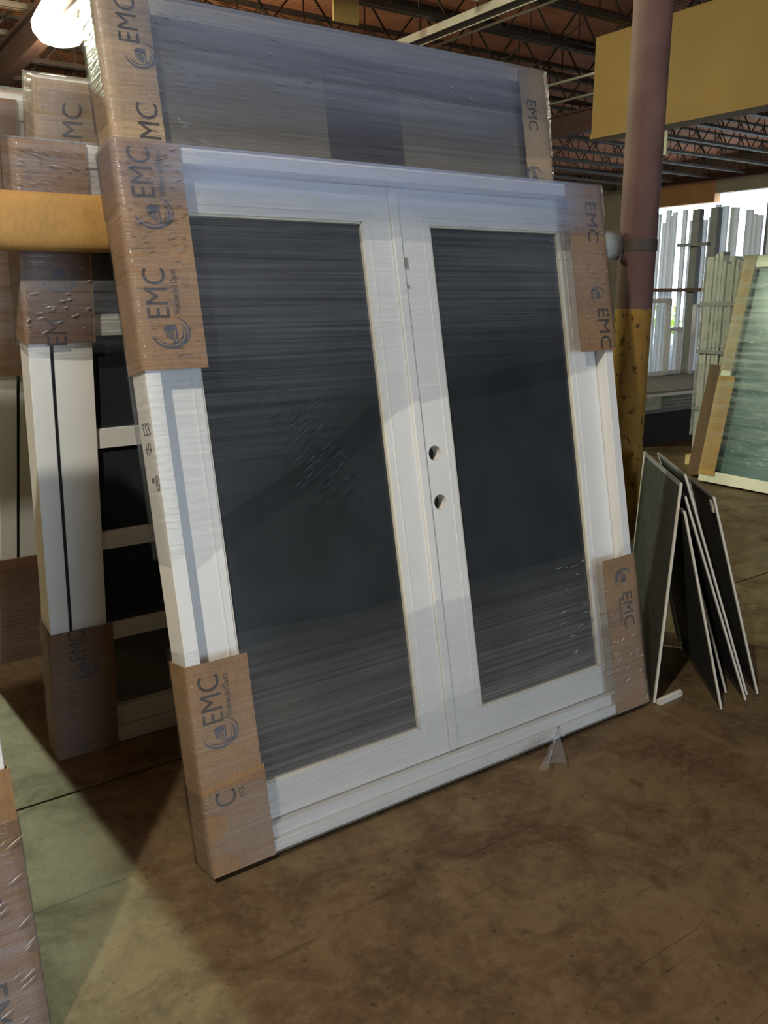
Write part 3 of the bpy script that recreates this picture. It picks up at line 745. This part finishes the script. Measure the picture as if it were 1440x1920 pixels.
# ================================================================== RIGHT BACKGROUND
def side_unit(name, label, xf, yfar, lean, W_, H_, T_, cat):
    U = empty(name, (0, 0, 0), label, cat)
    place(U, (xf, yfar, T_*math.sin(lean)+0.001), R(-90), lean); return U
HL = R(12)
Hh = side_unit('wrapped_window_stack', 'wrapped window unit with blue green glass standing on the open floor beyond the screens', 6.64, 4.62, HL, 1.9, 2.0, 0.10, 'window unit')
frame_parts(Hh, 1.9, 2.0, 0.10, 0.10, 'vinyl_cream')
MB().box(0.10, 1.8, 0.04, 0.055, 0.10, 1.9).build('glass_pane', M['glass_blue'], Hh)
protector(Hh, 0, 1.9, 0.10, 0.06, 0.95, 'L', 'yel_card', None, wid=0.155)
protector(Hh, 0, 1.9, 0.10, 1.0, 2.0, 'L', 'card_lt', 'top', wid=0.11)
fh = film_band(Hh, 1.9, 0.10, lambda u: 0.11, lambda u: 2.005, 'film_haze', seed=71, top_cap=True)
wrinkle_glints(fh, [(0.02, 0.6, 0.15, 1.95, 90, -0.4, 0.08)], 17)
H2 = side_unit('short_boxed_unit', 'shorter brown boxed unit behind the blue green glass unit', 6.80, 4.84, HL, 1.5, 1.02, 0.12, 'window unit')
frame_parts(H2, 1.5, 1.02, 0.12, 0.08, 'vinyl_cream')
MB().box(0.08, 1.42, 0.04, 0.055, 0.08, 0.94).build('glass_pane', M['glass_blue'], H2)
protector(H2, 0, 1.5, 0.12, 0.0, 1.02, 'L', 'card_shaded', None, wid=0.30)

# bundle of grey profiles wrapped in film
t = empty('profile_bundle', (7.30, 4.80, 0), 'tall film wrapped bundle of grey profiles behind the blue green glass unit', 'bundle')
random.seed(3)
for k in range(9):
    y0 = k*0.0445; hz = 1.98+random.uniform(-0.06, 0.06)
    MB().box(random.uniform(0, 0.02), 0.12, y0, y0+0.038, 0.10, hz).build('profile', M['bundle'], t, bevel=0.004)
MB().box(-0.02, 0.16, -0.02, 0.43, 0.0, 0.10).build('foot_block', M['wood'], t)
for k, (z0, z1) in enumerate(((0.3, 1.02), (1.16, 2.0))):
    mb = MB(); n = 20; rings = []
    per = [(-0.012, -0.012), (0.132, -0.012), (0.132, 0.412), (-0.012, 0.412)]
    for j in range(n+1):
        z = z0+(z1-z0)*j/n
        rings.append([(x*(1+0.1*noise.noise(Vector((x*9, y*9, z*14+k)))), y+0.012*noise.noise(Vector((x*3, y*7, z*11+k))), z) for (x, y) in per])
    mb.ring_loft(rings, False); mb.build('film_wrap', M['film_crinkled'], t)
for z in (0.55, 1.10, 1.55): MB().box(-0.014, 0.134, -0.014, 0.414, z, z+0.035).build('strap', M['greysteel'], t)

# low bench with stacked boards and a felt top
t = empty('low_bench', (7.2, 6.13, 0), 'low dark workbench with pale edged grey top beyond the column', 'bench')
MB().box(0.2, 3.2, 0.05, 1.5, 0.0, 0.36).build('base', M['dark'], t)
MB().box(0.0, 3.3, 0.0, 1.56, 0.545, 0.575).build('top_edge', M['vinyl_cream'], t)
MB().box(0.0, 3.3, 0.03, 1.56, 0.575, 0.60).build('felt_top', M['tablegrey'], t)
MB().box(0.1, 3.2, 0.02, 1.5, 0.36, 0.40).build('lower_rail', M['greysteel'], t)
for k in range(4):
    o = MB().box(0.86+0.01*k, 2.4, 6.15-6.13+0.01*k, 1.4, 0.402+0.035*k, 0.434+0.035*k).build('shelf_board', M['board'], t)
MB().box(0.4, 0.84, 0.015, 0.7, 0.402, 0.54).build('mottled_board', M['stone'], t)

# white sash frames on the bench
def sash(x, y, w, h, label, ry=0, stile=0.055, glass='glass', n=1, z=0.601, rz=0):
    o = empty('sash_frame', (x, y, z), label, 'window frame', None)
    o.rotation_euler = (0, 0, rz)
    MB().box(0, stile, 0, 0.05, 0, h).build('stile', M['profile'], o); MB().box(w-stile, w, 0, 0.05, 0, h).build('stile', M['profile'], o)
    MB().box(stile, w-stile, 0, 0.05, 0, stile).build('rail', M['profile'], o); MB().box(stile, w-stile, 0, 0.05, h-stile, h).build('rail', M['profile'], o)
    if n > 1: MB().box(w*0.5-stile*0.4, w*0.5+stile*0.4, 0, 0.05, stile, h-stile).build('mullion', M['profile'], o)
    k = MB().box(stile, w-stile, 0.022, 0.026, stile, h-stile).build('glass_pane', M['clear'], o)
    return o
k = NT('clear_glass'); k.set(Base_Color=(0.5, 0.55, 0.55, 1), Roughness=0.1, Alpha=0.22); M['clear'] = k.m
sash(8.80, 7.40, 0.95, 1.00, 'larger white two light sash frame standing on the bench', n=2)
sash(9.78, 7.44, 0.30, 0.62, 'small white sash frame at the end of the bench top', stile=0.045)
sash(10.12, 7.30, 0.34, 0.92, 'dark edged narrow frame leaning on the bench end beside the grey bundle', stile=0.04)

# rack of white profiles by the opening
t = empty('profile_rack', (13.0, 8.2, 0), 'grey steel rack with rails in front of the bright opening', 'rack')
for y in (0.9, 1.25): MB().box(0, 0.12, y, y+0.14, 0, 3.05).build('post', M['greysteel'], t)
MB().box(0, 0.12, 2.6, 2.72, 0, 3.2).build('post', M['greysteel'], t)
MB().box(-0.10, -0.05, -0.6, 2.72, 1.70, 1.76).build('rail', M['girder'], t)
MB().box(-0.08, -0.03, 1.0, 1.6, 2.45, 2.50).build('rail', M['greysteel'], t)
MB().box(-0.05, 0.30, -0.6, 2.72, 0.05, 0.12).build('foot_tray', M['greysteel'], t)
random.seed(11)
y = 8.05; n = 0
while y < 10.75:
    w = random.uniform(0.05, 0.12); h = 2.95+random.uniform(-0.10, 0.16)
    if random.random() < 0.95:
        xo = random.uniform(13.14, 13.24)
        o = MB().quad((xo, y, 0.121), (xo, y+w, 0.121), (xo, y+w, h), (xo, y, h)).quad((xo, y, 0.121), (xo+0.05, y, 0.121), (xo+0.05, y, h), (xo, y, h)).quad((xo, y+w, 0.121), (xo+0.05, y+w, 0.121), (xo+0.05, y+w, h), (xo, y+w, h)).build('vinyl_profile', M['profile'])
        tag(o, 'tall vinyl profile standing in the rack against the bright opening', 'profile', 'vinyl profiles in the rack'); n += 1
    y += w+random.uniform(0.006, 0.03)

# far column by the opening
t = empty('far_column', (14.6, 9.05, 0), 'grey steel column beside the bright opening', 'column')
MB().box(-0.13, 0.13, -0.11, 0.11, 0.015, CH).build('shaft', M['greysteel'], t); MB().box(-0.22, 0.22, -0.2, 0.2, 0, 0.015).build('base_plate', M['greysteel'], t)
# dangling sign card under the joists
t = empty('hanging_card', (12.62, 9.93, 3.93), 'small cream card hanging from the joists past the column', 'card')
MB().box(0, 0.02, 0, 0.16, 0, 0.46).build('card', M['vinyl_cream'], t); MB().cyl((0.01, 0.08, 0.46), (0.01, 0.08, CH-3.93), 0.004, 6).build('cord', M['joist'], t)

# hedge outside
random.seed(5)
for hx, hy, hr in ((33, 27.0, 1.6), (37, 23.0, 2.0)):
    mb = MB()
    for k in range(900):
        a = random.uniform(0, 6.283); c = random.uniform(-0.2, 1); s_ = math.sqrt(max(0, 1-c*c)); rr = hr*random.uniform(0.75, 1.02)
        p = Vector((math.cos(a)*s_*rr*1.3, math.sin(a)*s_*rr*1.3, c*rr+0.4)); d = Vector((random.uniform(-1, 1), random.uniform(-1, 1), random.uniform(-1, 1))).normalized()*0.12
        e = Vector((random.uniform(-1, 1), random.uniform(-1, 1), random.uniform(-1, 1))).normalized()*0.07
        mb.quad(p-d, p-e, p+d, p+e)
    o = empty('hedge_bush', (hx, hy, -0.31), ('round yellow green bush in the yard outside the opening' if hr < 1.8 else 'larger green bush in the yard outside the opening'), 'bush')
    mb.build('foliage', M['leaf'], o); MB().cyl((0, 0, 0), (0, 0, hr), 0.08, 10, 0.04).build('stem', M['wood'], o)

# ================================================================== LAMPS
def high_bay(key, label):
    loc, power, col = LAMPS[key]
    t = empty('high_bay_lamp', loc, label, 'lamp')
    sc_ = 1.0
    prof = [(0.10, 0.24), (0.16, 0.20), (0.24, 0.08), (0.31, -0.04), (0.30, -0.14), (0.22, -0.24), (0.10, -0.28)]
    prof = [(r*sc_, z*sc_) for r, z in prof]
    rings = [[(r*math.cos(a), r*math.sin(a), z) for a in [2*math.pi*j/32 for j in range(32)]] for r, z in prof]
    MB().ring_loft(rings, True).build('prismatic_globe', m_emit('globe_glow_'+key, col, 26.0), t, True)
    MB().cyl((0, 0, 0.24*sc_), (0, 0, 0.36), 0.10, 20).build('ballast_housing', M['enamel'], t, True)
    MB().cyl((0, 0, 0.36), (0, 0, CH-loc[2]+0.02), 0.012, 8).build('hanger_rod', M['conduit'], t)
    l = bpy.data.lights.new('lamp_light', 'POINT'); l.energy = power; l.color = col; l.shadow_soft_size = 0.07
    o = bpy.data.objects.new('lamp_light', l); COL.objects.link(o); o.parent = t; o.location = (0, 0, -0.28*sc_-0.10)
    return t
high_bay('warm', 'warm high bay lamp hanging over the aisle before the wrapped doors')
high_bay('cool', 'greenish high bay lamp hanging past the far side of the leaning stack')
high_bay('seen', 'glowing high bay lamp above and behind the tall wrapped unit')
